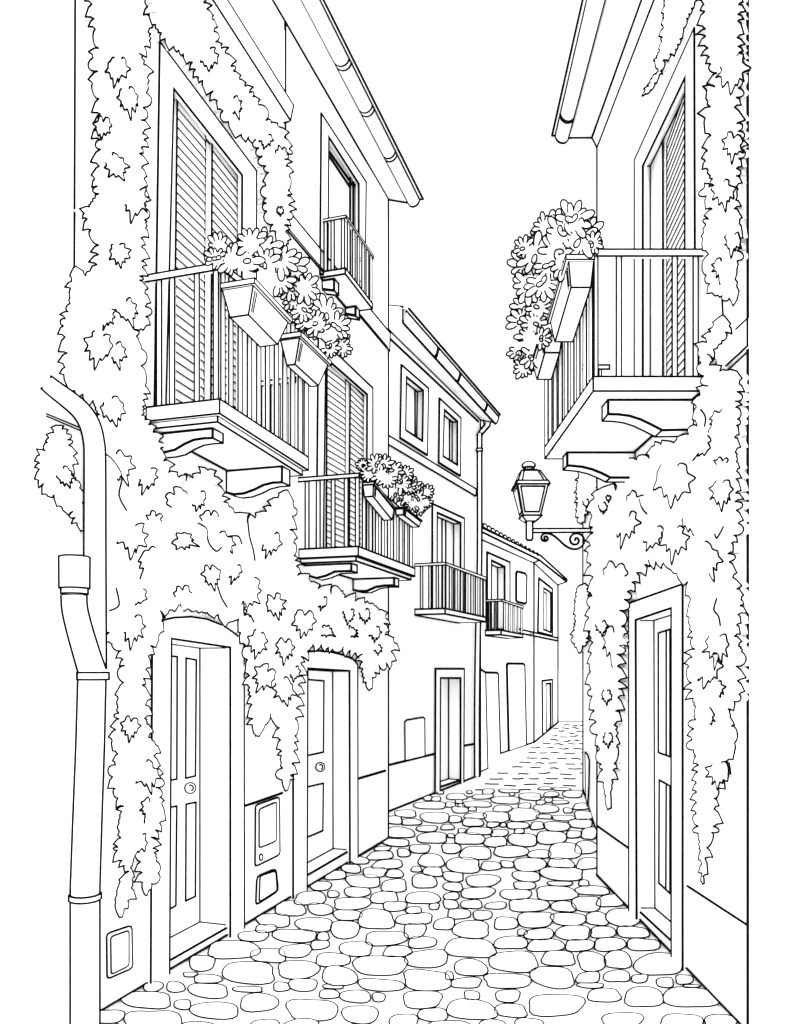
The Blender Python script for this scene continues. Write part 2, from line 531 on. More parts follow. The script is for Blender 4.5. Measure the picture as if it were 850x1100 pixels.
# ================================================================== THE GROUND
mb = MB(2)
mb.face([(-150, -60, -0.02), (150, -60, -0.02), (150, 400, -0.02), (-150, 400, -0.02)])
mb.build('ground', kind='structure', label='plain pale ground around the street')
rnd = random.Random(5)
st = MB(2)
YE = (H) * F / (775.3 - CV)
st.face([(-6, 2.0, 0), (9, 2.0, 0), (9, YE, 0), (-6, YE, 0)])
st.seg(Vector((4.6, YE, 0)), Vector((9, YE, 0)))
ZS = 0.010
def G(u, v, z=0.0):
    return PY(u, v, (H - z) * F / (v - CV))
PL = []
def cobble(cx, cy, w, h, wt=0.74):
    for (x_, y_, w_, h_) in PL:
        if abs(cx - x_) < (w + w_) / 2 * 0.82 and abs(cy - y_) < (h + h_) / 2 * 0.78: return
    PL.append((cx, cy, w, h))
    if cy < 880: wt = 0.64
    n = 22; pts = []
    e = rnd.uniform(2.4, 3.6)
    ph = [rnd.uniform(0, 6.28) for _ in range(3)]
    sk = rnd.uniform(-0.12, 0.12)
    for k in range(n):
        t = 2 * math.pi * k / n
        c, s = math.cos(t), math.sin(t)
        r = 1.0 / ((abs(c) ** e + abs(s) ** e) ** (1 / e))
        r *= 1.03 + 0.06 * math.sin(2 * t + ph[0]) + 0.06 * math.sin(3 * t + ph[1]) + 0.015 * math.sin(5 * t + ph[2])
        x, y = c * r * w / 2, s * r * h / 2
        pts.append((cx + x + sk * y, cy + y + 0.04 * x * (ph[2] - 3) * 0.3))
    if min(p[1] for p in pts) < CV + 30: return
    zs = ZS + rnd.uniform(0, 0.006)
    top = [G(u, v, zs) for u, v in pts]
    st.slab(top, Vector((0, 0, -zs)), ink='', m=2)
    st.ink([p + UP * 0.0 for p in top], True, wt)
SA = [(200,455,145,55),(308,472,98,42),(262,413,85,32),(326,430,32,16),(323,365,98,38),(299,390,60,25),(388,412,122,40),(374,330,92,42),(435,298,92,38),(465,331,75,34),(447,378,110,40),(390,458,98,38),(463,440,56,26),(503,485,105,38),(248,525,158,62),(398,515,128,52),(523,535,102,58),(492,273,90,32),(597,246,100,36),(578,279,76,30),(562,314,110,34),(548,349,80,32),(540,393,88,50),(574,452,100,40),(648,502,150,60),(665,420,118,44),(635,362,108,55),(692,322,70,28),(660,296,85,34),(690,260,76,36),(631,219,72,30),(670,195,86,28),(724,222,88,30),(727,174,72,26),(803,184,80,38),(781,246,75,40),(777,297,98,36),(752,361,110,32),(735,394,82,28),(775,432,84,34),(700,460,88,32),(803,339,76,26),(808,217,60,26),(768,147,62,24),(648,168,76,24),(695,128,80,22),(708,98,84,30),(560,208,54,26),(512,228,60,26),(586,183,50,22),(806,114,90,30),(815,52,86,30),(800,15,90,22),(725,40,64,20),(742,66,60,18),(690,60,50,22),(655,147,50,12),(105,495,76,44),(380,560,176,34),(650,562,130,36),(790,548,140,58),(790,482,125,52),(70,530,40,14),(122,543,80,26),(245,575,90,16),(820,148,50,26),(830,92,40,22),(790,86,60,18),(840,262,30,34),(843,376,60,36),(822,410,76,34),(842,318,36,22),(505,566,60,14)]
SB = [(72,506,142,58),(75,450,112,50),(37,402,70,28),(205,548,146,60),(196,490,94,38),(301,498,104,38),(340,538,100,42),(323,595,130,62),(185,606,136,42),(60,612,90,30),(73,566,100,48),(431,596,70,32),(438,620,76,16),(545,594,138,54),(441,547,84,56),(521,542,84,50),(645,556,140,66),(665,611,52,28),(723,602,48,28),(745,622,50,8),(404,498,82,34),(496,495,90,40),(598,496,92,36),(566,458,92,34),(476,458,76,32),(385,460,104,42),(282,464,84,34),(230,458,28,18),(270,420,102,46),(371,418,102,38),(458,417,66,40),(540,412,100,56),(180,431,66,38),(109,406,58,26),(76,373,60,26),(150,377,66,20),(249,376,124,36),(356,380,72,32),(426,372,82,46),(500,362,80,36),(334,340,118,42),(210,343,96,30),(94,338,100,32),(15,348,44,22),(20,320,56,26),(110,301,104,34),(237,316,68,22),(243,288,80,30),(351,280,126,38),(443,331,98,28),(435,302,84,26),(150,277,102,32),(51,254,102,44),(20,289,60,28),(153,243,84,34),(253,252,100,38),(348,248,76,30),(430,249,66,34),(195,212,104,34),(88,218,92,38),(283,220,66,26),(359,211,92,50),(424,200,64,40),(14,203,58,28),(69,173,88,34),(149,183,72,30),(232,177,80,38),(276,192,48,22),(318,170,86,38),(387,160,44,20),(434,157,44,36),(154,156,64,22),(99,150,76,22),(20,127,56,24),(88,125,80,20),(258,148,78,26),(335,136,76,28),(408,127,70,26),(216,133,62,20),(233,100,88,40),(152,107,78,32),(88,104,70,16),(15,92,44,22),(301,82,72,26),(170,82,54,20),(92,68,80,18),(355,110,66,16),(298,106,50,12),(180,56,80,22),(255,45,62,22),(318,38,44,14),(384,37,60,20),(50,63,60,12),(30,45,60,18),(110,45,60,14),(410,75,50,18),(345,62,50,10),(150,40,50,12),(190,28,60,10),(350,22,50,9),(300,20,40,8),(8,540,24,40),(10,433,30,34),(8,590,24,24),(12,373,44,26),(345,310,70,14)]
ALL = [(180 + x / 2.833, 860 + y / 2.833, w / 2.833, h / 2.833) for x, y, w, h in SA] + [(480 + x / 2.833, 840 + y / 2.833, w / 2.833, h / 2.833) for x, y, w, h in SB]
for a in sorted(ALL, key=lambda a: -a[2] * a[3]): cobble(*a)
# the rest of the paving, packed between the walls
for k in range(9000):
    v_ = 850 + (1112 - 850) * rnd.random() ** 0.8
    f = (v_ - 860) / 200
    hh = (8 + 12 * f) * rnd.uniform(0.6, 1.1) * (1.0 if k < 6000 else 0.7)
    ww = hh * rnd.uniform(1.9, 2.9) * (1.0 if k < 4000 else 0.8)
    uL = 415 if v_ < 903 else 414 - (v_ - 903) / 0.605
    if v_ < 874: uL = 415 + (874 - v_) / 0.41
    uR = 641 + max(0, (v_ - 941)) * 0.95 - max(0, 885 - v_) * 0.3
    u_ = rnd.uniform(uL + 2, uR - 2)
    if u_ < uL + ww * 0.35 or u_ > uR - ww * 0.35: continue
    if any(abs(u_ - x_) < (ww + w_) / 2 * 0.95 and abs(v_ - y_) < (hh + h_) / 2 * 0.93 for x_, y_, w_, h_ in PL): continue
    cobble(u_, v_, ww, hh)
# far cobbles read only as short joints
v = 779.0
row = 0
while v < 862:
    f = (v - 779) / 83
    uL = 600 - 1.05 * (v - 777) if v < 815 else 560 - 1.6 * (v - 815)
    u = uL + rnd.uniform(0, 12)
    uR = 627 if v < 851 else 632
    while u < uR:
        L = (5 + 9 * f) * rnd.uniform(0.7, 1.3)
        vv = v + rnd.uniform(-1.2, 1.2)
        if v > 848 and rnd.random() < 0.5: pass
        else:
            st.ink([G(u, vv, 0.002), G(u + L * 0.5, vv + rnd.uniform(-.5, .5), 0.002), G(u + L, vv + rnd.uniform(-.6, .9), 0.002)], False, 1.1)
        u += L + (4 + 7 * f) * rnd.uniform(0.7, 1.5)
    v += 3.9 + 3.2 * f
st.build('street', kind='structure', label='narrow street paved with rounded cobblestones')

# ================================================================== NEAR HOUSE, SHUTTER SIDE
h1 = thing('townhouse', 'tall ivy-covered house with two balconies of flower boxes, big louvred shutters and two arched doorways', 'house', B1.g(250))
holes = []
# big shuttered balcony door
w1 = opening(h1, holes, B1, [(186.5, 94.6), (260.3, 188), (259, 478), (178, 434)], 0.05, 'window',
             frame=[(171.7, 44.8), (275.4, 183.5), (275, 487), (166, 436)])
shutter(w1, B1, [(190.5, 107), (220.5, 143), (218.5, 456), (187, 438)], -0.03, 33)
shutter(w1, B1, [(228, 153), (255.5, 189), (255, 474), (226.5, 459)], -0.03, 33)
# second shuttered balcony door
w2 = opening(h1, holes, B1, [(349.5, 384), (394.6, 423.7), (393.5, 606), (347, 592)], 0.04, 'window',
             frame=[(342, 361), (400.3, 416.7), (400.3, 616), (340, 596)])
shutter(w2, B1, [(351.4, 389.5), (370.8, 405), (370.2, 597), (350.6, 590)], -0.025, 30, 0.5)
shutter(w2, B1, [(376.2, 411), (391.8, 426.6), (391.8, 604), (375.2, 598)], -0.025, 30, 0.5)
# upper balcony door
def up_extra(mb, W, o):
    for u in (376.3, 379.7):
        mb.seg(W.p(u, line_v((353, 160), (385.6, 204), u), o + 0.01), W.p(u, 296, o + 0.01))
    mb.seg(W.p(353, 161.4, o + 0.01), W.p(379.7, 199.5, o + 0.01)); mb.seg(W.p(353.5, 167, o + 0.01), W.p(376.3, 201, o + 0.01))
    mb.seg(W.p(379.7, 199.5, o + 0.01), W.p(388, 197.5, o + 0.01))
opening(h1, holes, B1, [(353, 146.4), (385.6, 197.2), (385.6, 300), (352, 292)], 0.03, 'window',
        frame=[(345.2, 121.8), (393.2, 195.3), (392, 303), (343.8, 294)], extra=up_extra, inkback=False)
# arched doorway 1
def door1(mb, W, o):
    o2 = o + 0.004
    mb.ink(W.L([(184, 705), (190.5, 705.4), (190, 837), (182, 838.5)], o2), False, 0.8)
    mb.ink(W.L([(182, 867.5), (190, 866), (189, 973), (182, 977)], o2), False, 0.8)
    mb.ink(W.L([(200, 707), (211, 709), (210, 833.6), (199.5, 836)], o2), True, 0.8)
    mb.ink(W.L([(200, 864), (210.5, 861.8), (210, 963), (199.5, 968)], o2), True, 0.8)
d1 = opening(h1, holes, B1, [(184, 686), (247.5, 695.5), (247.5, 994.5), (182, 1032)], 0.235, 'door', frame_open=True,
             frame=[(162, 1050), (163.5, 686), (166, 676), (172, 667), (187, 663.5), (205, 662.5), (222, 665), (240, 672), (254, 682), (262, 693), (262.4, 996)], extra=door1)
m = MB(); k0 = B1.p(204.5, 846.6, -0.20)
def knob(W, u, v, off, rpx, parent):
    m = MB(); c = W.p(u, v, off); r = rpx * c.y / F
    a = (Vector((0, 0, H)) - c).normalized(); e1 = a.cross(UP).normalized(); e2 = e1.cross(a)
    back = c - W.n * 0.03
    ring = lambda s, o: [o + e1 * (r * s * math.cos(2 * math.pi * k / 16)) + e2 * (r * s * math.sin(2 * math.pi * k / 16)) for k in range(16)]
    R1_, R2_ = ring(1, c), ring(0.55, c + a * r * 0.6)
    m.slab(R1_, -a * 0.02, ink='f', w=0.9)
    for k in range(16): m.face([R1_[k], R1_[(k + 1) % 16], R2_[(k + 1) % 16], R2_[k]])
    m.face(R2_); m.ink(R2_[3:12], False, 0.8)
    m.build('door_knob', parent)
knob(B1, 204.5, 846.6, -0.185, 5.6, d1)
# arched doorway 2
def door2(mb, W, o):
    o2 = o + 0.004
    mb.ink(W.L([(330, 730), (348, 731.5), (347.5, 808), (329, 812)], o2), False, 0.8)
    mb.ink(W.L([(329, 845.7), (347.5, 841.5), (346.8, 892.5), (329, 900)], o2), False, 0.8)
d2 = opening(h1, holes, B1, [(330.4, 718), (375.6, 720.7), (376, 913.5), (329.8, 940.5)], 0.17, 'door', frame_open=True,
             frame=[(315, 962), (315, 712), (319, 704), (327, 700.5), (340, 699.2), (354, 700), (368, 703.5), (379, 708), (384, 714), (384.5, 920)], extra=door2)
knob(B1, 344.2, 824, -0.125, 4.6, d2)
wl = MB(k=1.3)
WT = lambda u: line_v((316, 39), (418, 214), u)
e_far = B1.p(417, 213); zt1 = e_far.z
n0 = B1.at(418) - B1.d * 9.0
front = [Vector((n0.x, n0.y, 0)), B1.g(415.5), Vector((e_far.x, e_far.y, zt1)), Vector((n0.x, n0.y, zt1))]
front[1] = Vector((e_far.x, e_far.y, 0))
wl.cap([front] + holes)
bk = -B1.n * 3.2
for k in range(4):
    a, b = front[k], front[(k + 1) % 4]
    wl.face([a, b, b + bk, a + bk])
wl.face([p + bk for p in front])
wl.seg(B1.g(20, .008) + UP * .014, front[1] + UP * .014 + B1.n * .008, .8)
wl.seg(front[1], front[2], 1.05)
wl.seg(B1.p(80.5, -20), B1.p(79.5, 286)); wl.seg(B1.p(306.5, 10), B1.p(306.5, 275))
wl.seg(B1.p(162, 694), B1.p(163, 1047), 0.8)
wl.ink(B1.L([(262.4, 866), (303, 852)], 0.002)); wl.ink(B1.L([(384.6, 836.5), (413.6, 828)], 0.002))
wl.build('wall', h1)
# string course and cornice
m = MB()
m.slab(B1.L([(300, 214), (419, 357.5), (418.5, 377), (300, 237)], 0.03), -B1.n * 0.03, ink='f')
m.seg(B1.p(300, 233.5, 0.031), B1.p(416.5, 373, 0.031), 0.8)
m.build('string_course', h1)
m = MB()
fr_ = B1.L([(203.5, -40), (312, 129), (315.3, 113), (219.5, -40)], 0.07)
m.slab(fr_, -B1.n * 0.07, ink='f'); 
lo = B1.L([(199, -40), (306.5, 125.5)], 0.0); m.ink(lo); m.ink([fr_[1], B1.p(308.5, 131, 0.02)])
m.ink(B1.L([(196, -40), (306.5, 133)], 0.003))
m.build('cornice', h1)
eave(h1, B1, 417.5, [(417.5, 214, 316, 39), (439.5, 217.5, 346.6, 40), (450.5, 214, 363.6, 40), (454.5, 213.5, 367.8, 40)], (1, 2), (0.50, 0.64, 0.80), 0.8)
# balconies
cor = [
 (175, [(170, 484.5), (228.5, 482), (228.5, 471.5 + 0), (228.5, 470), (210, 471), (196, 477)], ()),
]
c1a = (168, [(160, 456), (228.5, 452.5), (228.5, 470.5), (219, 470.8), (208, 472.5), (198, 477), (188, 483), (178, 485.5), (160, 487)], (1, 2))
c1b = (243, [(243, 503), (303, 501), (303, 518), (293, 518.5), (283, 521), (273, 526), (262, 530), (252, 531), (243, 529)], (0, 1, 2, 8))
b1, pl1, W1, Bc1, Cc1 = balcony(h1, B1, 157, 236, 331, [(428.5, 491, 0), (444, 505, 0), (444, 505, 0.03), (451, 511, 0.03)],
        (283, 290.5), (352, 359), [171, 185, 211.5, 232], [239.5, 248, 258, 268, 278, 287.5, 297, 306, 314.5, 322.5, 329], 5.2, 4.3,
        far=(276, 318, 403.5, 409, 283, 293, 303, 312), rail_uA=148, corbels=[c1a, c1b], ct=0.11)
c2a = (327, [(325, 602), (377.5, 600.5), (377.5, 613.5), (370, 613.5), (360, 614), (350, 618.5), (340, 621), (325, 616)], (1, 2))
c2b = (379, [(379, 617.5), (423.5, 616), (423.5, 629), (414, 629), (404, 630.5), (394, 635), (385, 635), (379, 633.5)], (1, 2, 7))
b2, pl2, W2, Bc2, Cc2 = balcony(h1, B1, 321, 385, 445.5, [(587, 610.5, 0), (597, 619, 0), (597, 619, 0.03), (602, 623, 0.03)],
        (508.7, 513), (560, 564), [330, 342, 358, 372, 384], [391, 398, 405, 411.5, 418, 424.5, 430.5, 436, 441.5], 4.0, 3.1,
        rail_uA=320.5, corbels=[c2a, c2b], ct=0.12)
bk1 = (346, [(345.5, 298), (359, 297.5), (359, 312), (346, 310.5)], (0, 1, 2, 3))
bk2 = (370.5, [(370.5, 326.5), (382, 325.5), (382, 339), (371, 337)], (0, 1, 2, 3))
balcony(h1, B1, 344, 371, 400, [(288, 326, 0), (294, 331.5, 0)], (232, 234.7), (274.5, 277.3), [350, 357.5, 368.5], [374.5, 380, 385, 390, 394.5, 398.5], 3.4, 2.2,
        far=(378, 401, 275, 278), corbels=[bk1, bk2], ct=0.09)

# ================================================================== SECOND HOUSE
h2 = thing('townhouse', 'two-storey house behind the ivy corner with two small square windows over one railed balcony', 'house', B2.g(465))
holes = []
def mull(us, v0, v1, w=0.8):
    def f(mb, W, o):
        for u in us: mb.seg(W.p(u, v0, o + 0.01), W.p(u, v1, o + 0.01), w)
    return f
def win2(outer, inner, us, v0, v1, D=0.09):
    return opening(h2, holes, B2, inner, D, 'window', frame=outer, extra=mull(us, v0, v1), fthick=0.02)
win2([(431.4, 392), (460.2, 417.2), (459, 488.7), (430, 470.3)], [(436.4, 404.5), (454.8, 419.5), (454, 474), (435.6, 461.9)], (446,), 413, 472)
win2([(472.3, 428), (495, 449), (494.4, 511), (471.5, 496.8)], [(477.1, 439.8), (491.5, 452.5), (491.5, 499.7), (475.7, 489.8)], (483,), 449, 498)
win2([(464.7, 541.2), (498.6, 556.7), (498.4, 662), (464.5, 656)], [(469.5, 550.5), (495, 561.8), (494.8, 659), (469.3, 654)], (475, 479), 556, 660, 0.12)
dd = opening(h2, holes, B2, [(473, 728.4), (494.9, 728.4), (494.9, 838), (472.6, 845.5)], 0.2, 'door', frame_open=True,
             frame=[(467.5, 853), (468, 718.5), (498.6, 718.5), (498, 840)], fthick=0.02)
wl = MB(k=1.3)
T2 = lambda u: line_v((416.7, 353), (516, 450.6), u)
a0 = B2.at(512) - B2.d * 6.5; a1 = B2.at(516)
zA = B2.p(516, 450.6).z; zB = B2.p(416.7, 353).z
z0 = zA + (zB - zA) * ((a0 - a1).length / (B2.at(416.7) - a1).length)
front = [Vector((a0.x, a0.y, 0)), Vector((a1.x, a1.y, 0)), Vector((a1.x, a1.y, zA)), Vector((a0.x, a0.y, z0))]
wl.cap([front] + holes); bk = -B2.n * 3.2
for k in range(4):
    a, b = front[k], front[(k + 1) % 4]; wl.face([a, b, b + bk, a + bk])
wl.face([p + bk for p in front])
wl.seg(front[0] + UP * .014, front[1] + UP * .014, .8)
wl.seg(front[1], front[2], 0.9)
wl.ink(B2.L([(405, 825), (467, 809.7)], 0.002), w=.9); wl.ink(B2.L([(498.6, 801), (511, 799)], 0.002), w=.9)
wl.seg(B2.p(417, 362, 0.004), B2.p(513.5, 452.5, 0.004), .9)
wl.build('wall', h2)
m = MB(); m.slab(B2.L([(405, 460), (511.5, 525.3), (511, 532.7), (405, 470)], 0.02), -B2.n * 0.02, ink='f', w=.9); m.build('string_course', h2)
m = MB(); m.slab(B2.L([(435, 816.6), (435, 775.5), (437, 773.5), (454.5, 770.5), (456.2, 772), (456.6, 811.4)], 0.02), -B2.n * 0.02, ink='', w=.9)
m.ink(B2.L([(435.3, 817), (435, 775.5), (437, 773.5), (454.5, 770.5), (456.2, 772), (456.6, 811.8)], 0.021), w=.9); m.build('wall_hatch', h2)
E2 = eave(h2, B2, 516, [(516, 450.6, 416.7, 353), (531.6, 453.5, 432.8, 344.6), (535.5, 447.5, 437, 334.5), (537.2, 445.2, 439.5, 331.5)], (1, 2), (0.27, 0.50, 0.83), 0.0)
m = MB()
cap_ = [E2[0][0] - B2.n * 0.3, E2[0][0] + UP * 0.0, E2[1][0], E2[1][0] + UP * 0.17, E2[0][0] + UP * 0.29 - B2.n * 0.02, E2[0][0] + UP * 0.33 - B2.n * 0.3]
m.face(cap_); m.ink(cap_[2:5], w=.9)
m.build('gable_board', h2)
balcony(h2, B2, 445.5, 478.3, 521.5, [(653.6, 663, 0), (659.5, 668, 0)], (604.2, 607), (620, 623.3), [453, 462, 470, 477], [484, 490, 496, 501.5, 507, 512, 517, 520.5], 2.6, 2.3,
        rail_uA=445.5)

# ================================================================== TILED HOUSE AT THE BEND
h3 = thing('townhouse', 'small house with a curved tile roof edge where the street bends out of sight', 'house', B3A.g(565))
holes = []
o3 = opening(h3, holes, B3A, [(527.7, 601.8), (542.3, 608.8), (542.3, 676), (527.7, 676)], 0.16, 'window', frame=[(523.5, 593.4), (547.6, 604), (547.6, 680), (523.5, 680)], fthick=0.02, extra=mull((537,), 613, 674))
wl = MB(k=1.5)
a0 = B3A.at(500); a1 = B3B.at(574.0); 
cA = B3A.at(573.2); zc = B3A.p(571.5, 603.5).z
z0 = B3A.p(516, 578).z
zz = z0 + (zc - z0) * -0.25
V = lambda P, z: Vector((P.x, P.y, z))
fa = [V(a0, 0), V(cA, 0), V(cA, zc), V(a0, zz)]
wl.cap([fa] + holes)
hb = []
e1_ = B3B.at(598.8)
zb = B3B.p(598, 627).z
fb = [V(cA, 0), V(e1_, 0), V(e1_, zb), V(cA, zc)]
q = B3B.L([(583.8, 631.5), (592, 636.5), (592, 679.5), (583.5, 676)]); q2 = B3B.L([(586.2, 734.6), (591.5, 734), (591.8, 781), (586.8, 787)])
wl.cap([fb, q, q2])
for quad, fo, nm in ((q, [(579, 621), (593.5, 632.5), (593.5, 683), (578, 679)], 'window'), (q2, [(583, 789), (582.5, 731.5), (593.3, 730), (593.8, 781)], 'door')):
    m = MB(k=1.2); m.slab([p - B3B.n * 0.15 for p in quad], -B3B.n * 0.03, ink='f', w=.8); pt = m.build(nm, h3)
    m = MB(k=1.2)
    for k in range(4): m.face([quad[k], quad[(k + 1) % 4], quad[(k + 1) % 4] - B3B.n * 0.15, quad[k] - B3B.n * 0.15])
    m.ink(quad, True, .8); m.ink(B3B.L(fo, 0.01), nm == 'window', .85)
    m.build(nm + '_frame', pt)
bk = -B3A.n * 4
for f_ in (fa, fb):
    for k in (2,): wl.face([f_[2], f_[3], f_[3] + bk, f_[2] + bk])
wl.face([V(e1_, 0), V(e1_, zb), V(e1_, zb) + bk, V(e1_, 0) + bk]); wl.face([V(a0, 0), V(a0, zz), V(a0, zz) + bk, V(a0, 0) + bk])
wl.ink([B3A.p(522, 815.0), B3A.p(538, 815.2) - UP * 0], w=.8)
wl.ink([B3A.g(538), V(cA, 0), V(e1_, 0)], w=.95); wl.seg(V(cA, 0), V(cA, zc), .95); wl.seg(V(e1_, 0), V(e1_, zb), .95)
wl.build('wall', h3)
m = MB(k=1.2)
m.slab(B3A.L([(556, 675.5), (573.0, 679.3), (573.2, 683), (556, 679.5)], 0.03), -B3A.n * 0.03, ink='f', w=.8)
m.slab(B3B.L([(573.2, 679.3), (598.9, 685.3), (598.7, 688.3), (573.2, 683)], 0.03), -B3B.n * 0.03, ink='f', w=.8)
m.build('string_course', h3)
for pts, W_, lab in (([(537.6, 815), (535, 724), (534, 722.8), (522, 722.4), (521, 724), (522, 815)], B3A, 'closed plain board door beside the buttress'),
                ([(565.4, 800.7), (563.5, 714.5), (562, 713), (546, 712.8), (544.6, 714.5), (546.8, 809)], B3A, 'taller plain board door near the bend'),
                ([(554.6, 616), (556, 614), (564, 616), (565.6, 618.5), (565.3, 647), (564, 648.5), (556, 646.5), (554.6, 644.5)], B3A, 'blank rounded shutter beside the small balcony')):
    m = MB(k=1.2); P = W_.L(pts, 0.02); m.slab(P, -W_.n * 0.02, ink='', w=.85)
    m.ink(P, len(pts) == 8, 1.05)
    o = m.build('door' if len(pts) == 6 else 'shutter', h3); o['label'] = lab
m = MB(k=1.2); P = [PY(512, 831, 14.0), PY(515, 830, 14.09), PY(523.9, 826, 14.6), PY(521.5, 722.5, 14.6), PY(515, 717.5, 14.09), PY(512, 717, 14.0)]
m.slab(P, Vector((-0.3, 0.35, 0)), ink='', w=.9); m.ink(P[1:5], w=.9); m.build('buttress', h3)
# roof: eave boards, tiles
m = MB(k=1.2)
ta0, ta1 = B3A.p(500, 571, 0), V(cA, zc)
oA0, oA1 = B3A.p(500, 571.5 - 8, 0.35), B3A.p(579.5, 601.5, 0.35)
oB1 = B3B.p(608.6, 624.7, 0.35)
tA0, tA1, tB1 = B3A.p(500, 559, 0.36), B3A.p(581, 597, 0.36), B3B.p(609, 622.5, 0.37)
wB1 = V(e1_, zb)
m.face([ta0, ta1, oA1, oA0]); m.face([ta1, wB1, oB1, oA1]); m.face([oA0, oA1, tA1, tA0]); m.face([oA1, oB1, tB1, tA1])
wtop = B3A.p(516, 578.8)
m.ink([B3A.p(516, 579), ta1, oA1], w=.85); m.ink([ta1, wB1, oB1], w=.85); m.ink([B3A.p(517, 571, .35), oA1, oB1, tB1], w=.85)
m.ink([B3A.p(517, 566.5, .36), tA1, tB1], w=.85)
bkr = -B3A.n * 3 + UP * 0.9
m.face([tA0, tA1, tA1 + bkr, tA0 + bkr]); m.face([tA1, tB1, tB1 + bkr, tA1 + bkr])
rf = m.build('roof', h3)
m = MB(k=1.2)
nT = 15
for k in range(nT):
    t = (k + 0.2) / nT
    u = 516 + (581 - 516) * t; v_ = 563.5 + (597 - 563.5) * t
    r = (4.2 - 2.4 * t)
    Yt = B3A.at(u, 0.36).y
    c = PY(u, v_ + 1.0, Yt)
    e = B3A.d.copy(); s_ = (r * Yt / F) / 0.50
    front_ = [c + B3A.d * (s_ * math.cos(x)) + UP * (s_ * 0.55 * math.sin(x)) for x in [math.pi * j / 8 for j in range(9)]]
    m.slab(front_, -B3A.n * 0.5 + UP * 0.12, ink='')
    m.ink(front_, True, .7)
m.build('roof_tiles', rf)
balcony(h3, B3A, 521, 538.5, 561.5, [(677, 681.5, 0), (682, 685, 0)], (643.8, 646), (651, 653.5), [526, 532], [542, 547, 552, 556.5, 560.5], 1.9, 1.7)

# ================================================================== NEAR HOUSE ACROSS THE STREET
h4 = thing('townhouse', 'ivy-hung house with a deep bracketed balcony over a tall panelled door', 'house', R1.g(700))
holes = []
w4 = opening(h4, holes, R1, [(690.7, 178), (736.5, 82), (736.5, 404), (690.7, 422)], 0.055, 'window', frame=[(682, 171.6), (746, 30), (747, 404), (682, 428)])
shutter(w4, R1, [(717, 153.5), (736, 100), (736, 404), (717, 424)], -0.035, 33)
m = MB(); m.seg(R1.p(712.3, 150, -0.045), R1.p(712.3, 414, -0.045)); m.build('window_frame', w4)
def door4(mb, W, o):
    o2 = o + 0.004
    mb.ink(W.L([(707.5, 680), (720, 676), (720, 813), (707.5, 808.5)], o2), True, .8)
    mb.seg(W.p(716, 678, o2), W.p(716, 811, o2), .8)
    mb.ink(W.L([(708.5, 838), (720, 844.5), (720, 960), (708, 948.7)], o2), True, .8)
    mb.seg(W.p(716, 842, o2), W.p(715.5, 955, o2), .8)
d4 = opening(h4, holes, R1, [(683, 666), (721.7, 653), (721.7, 1011), (684, 976)], 0.134, 'door', frame=[(676, 978), (676, 648), (733.5, 627.5), (733.5, 1036)], frame_open=True, extra=door4)
wl = MB(k=1.3)
ny = R1.at(900); fy = R1.at(642)
zt = R1.p(642, 158.5).z
fy = Vector((1.725, 7.155, 0)); nyv = Vector((1.725, R1.at(803.5).y, 0))
front = [nyv, fy, V(fy, zt), V(nyv, zt)]
wl.cap([front] + holes); bk = Vector((3.5, 0, 0))
for k in range(4):
    a, b = front[k], front[(k + 1) % 4]; wl.face([a, b, b + bk, a + bk])
wl.face([p + bk for p in front])
wl.seg(nyv, V(nyv, zt), 1.0); wl.seg(R1.g(803.5, .008) + UP * .014, fy + UP * .014 - Vector((.008, 0, 0)), .8); wl.seg(fy, V(fy, zt), 1.0)
wl.ink(R1.L([(641.5, 887), (676, 911.5)], 0.002), w=.9); wl.ink(R1.L([(733.5, 948.5), (803.3, 994)], 0.002), w=.9)
wl.build('wall', h4)
m = MB(); m.slab([PY(u, v, R1.at(u, 0.02).y) for u, v in [(770, 402), (803.2, 371.5), (803.2, 342), (770, 373)]], Vector((0.02, 0, 0)), ink='f')
m.seg(R1.p(777, 402, 0.006), R1.p(803, 378, 0.006), .8)
m.build('string_course', h4)
eave(h4, R1, 641.9, [(641.9, 158.5, 687.4, 40), (636.2, 147.6, 675, 40), (610.3, 147.8, 638.7, 40), (597, 145.5, 621.5, 40), (593.2, 145.3, 617, 40)], (2, 3), (0.005, 0.86), 0.8)
cr1 = (745.7, [(653.5, 428.4), (745.7, 428.4), (745.7, 461.5), (711.5, 462), (700, 456), (688, 450.3), (676, 446.5), (664, 445), (653.5, 444.8)], (0, 2, 3, 8))
cr2 = (683, [(609.5, 486), (683, 486), (683, 513), (656, 513), (646, 508), (636, 504), (626, 501.5), (617, 500.5), (609.5, 500)], (0, 2, 3, 8))
b4, pl4, W4, Bc4, Cc4 = balcony(h4, R1, 755, 637.5, 585.8, [(404.5, 480, 0), (420, 492.5, 0)], (268.8, 276), (372, 378), [665, 725, 747.5], [635, 628.5, 621.5, 615, 608.5, 602.5, 597, 591.5, 587.3], 5.4, 3.4,
        far=(590, 655, 392, 396.5, 645), rail_uA=757, corbels=[cr1, cr2], ct=0.13)
m = MB(); cX = R1.cross(755); 
bar(m, cX, 640.5, 0, 0, 4.0, z0=zat(Bc4, 404.5), z1=zat(Bc4, 270)); m.build('baluster', b4)

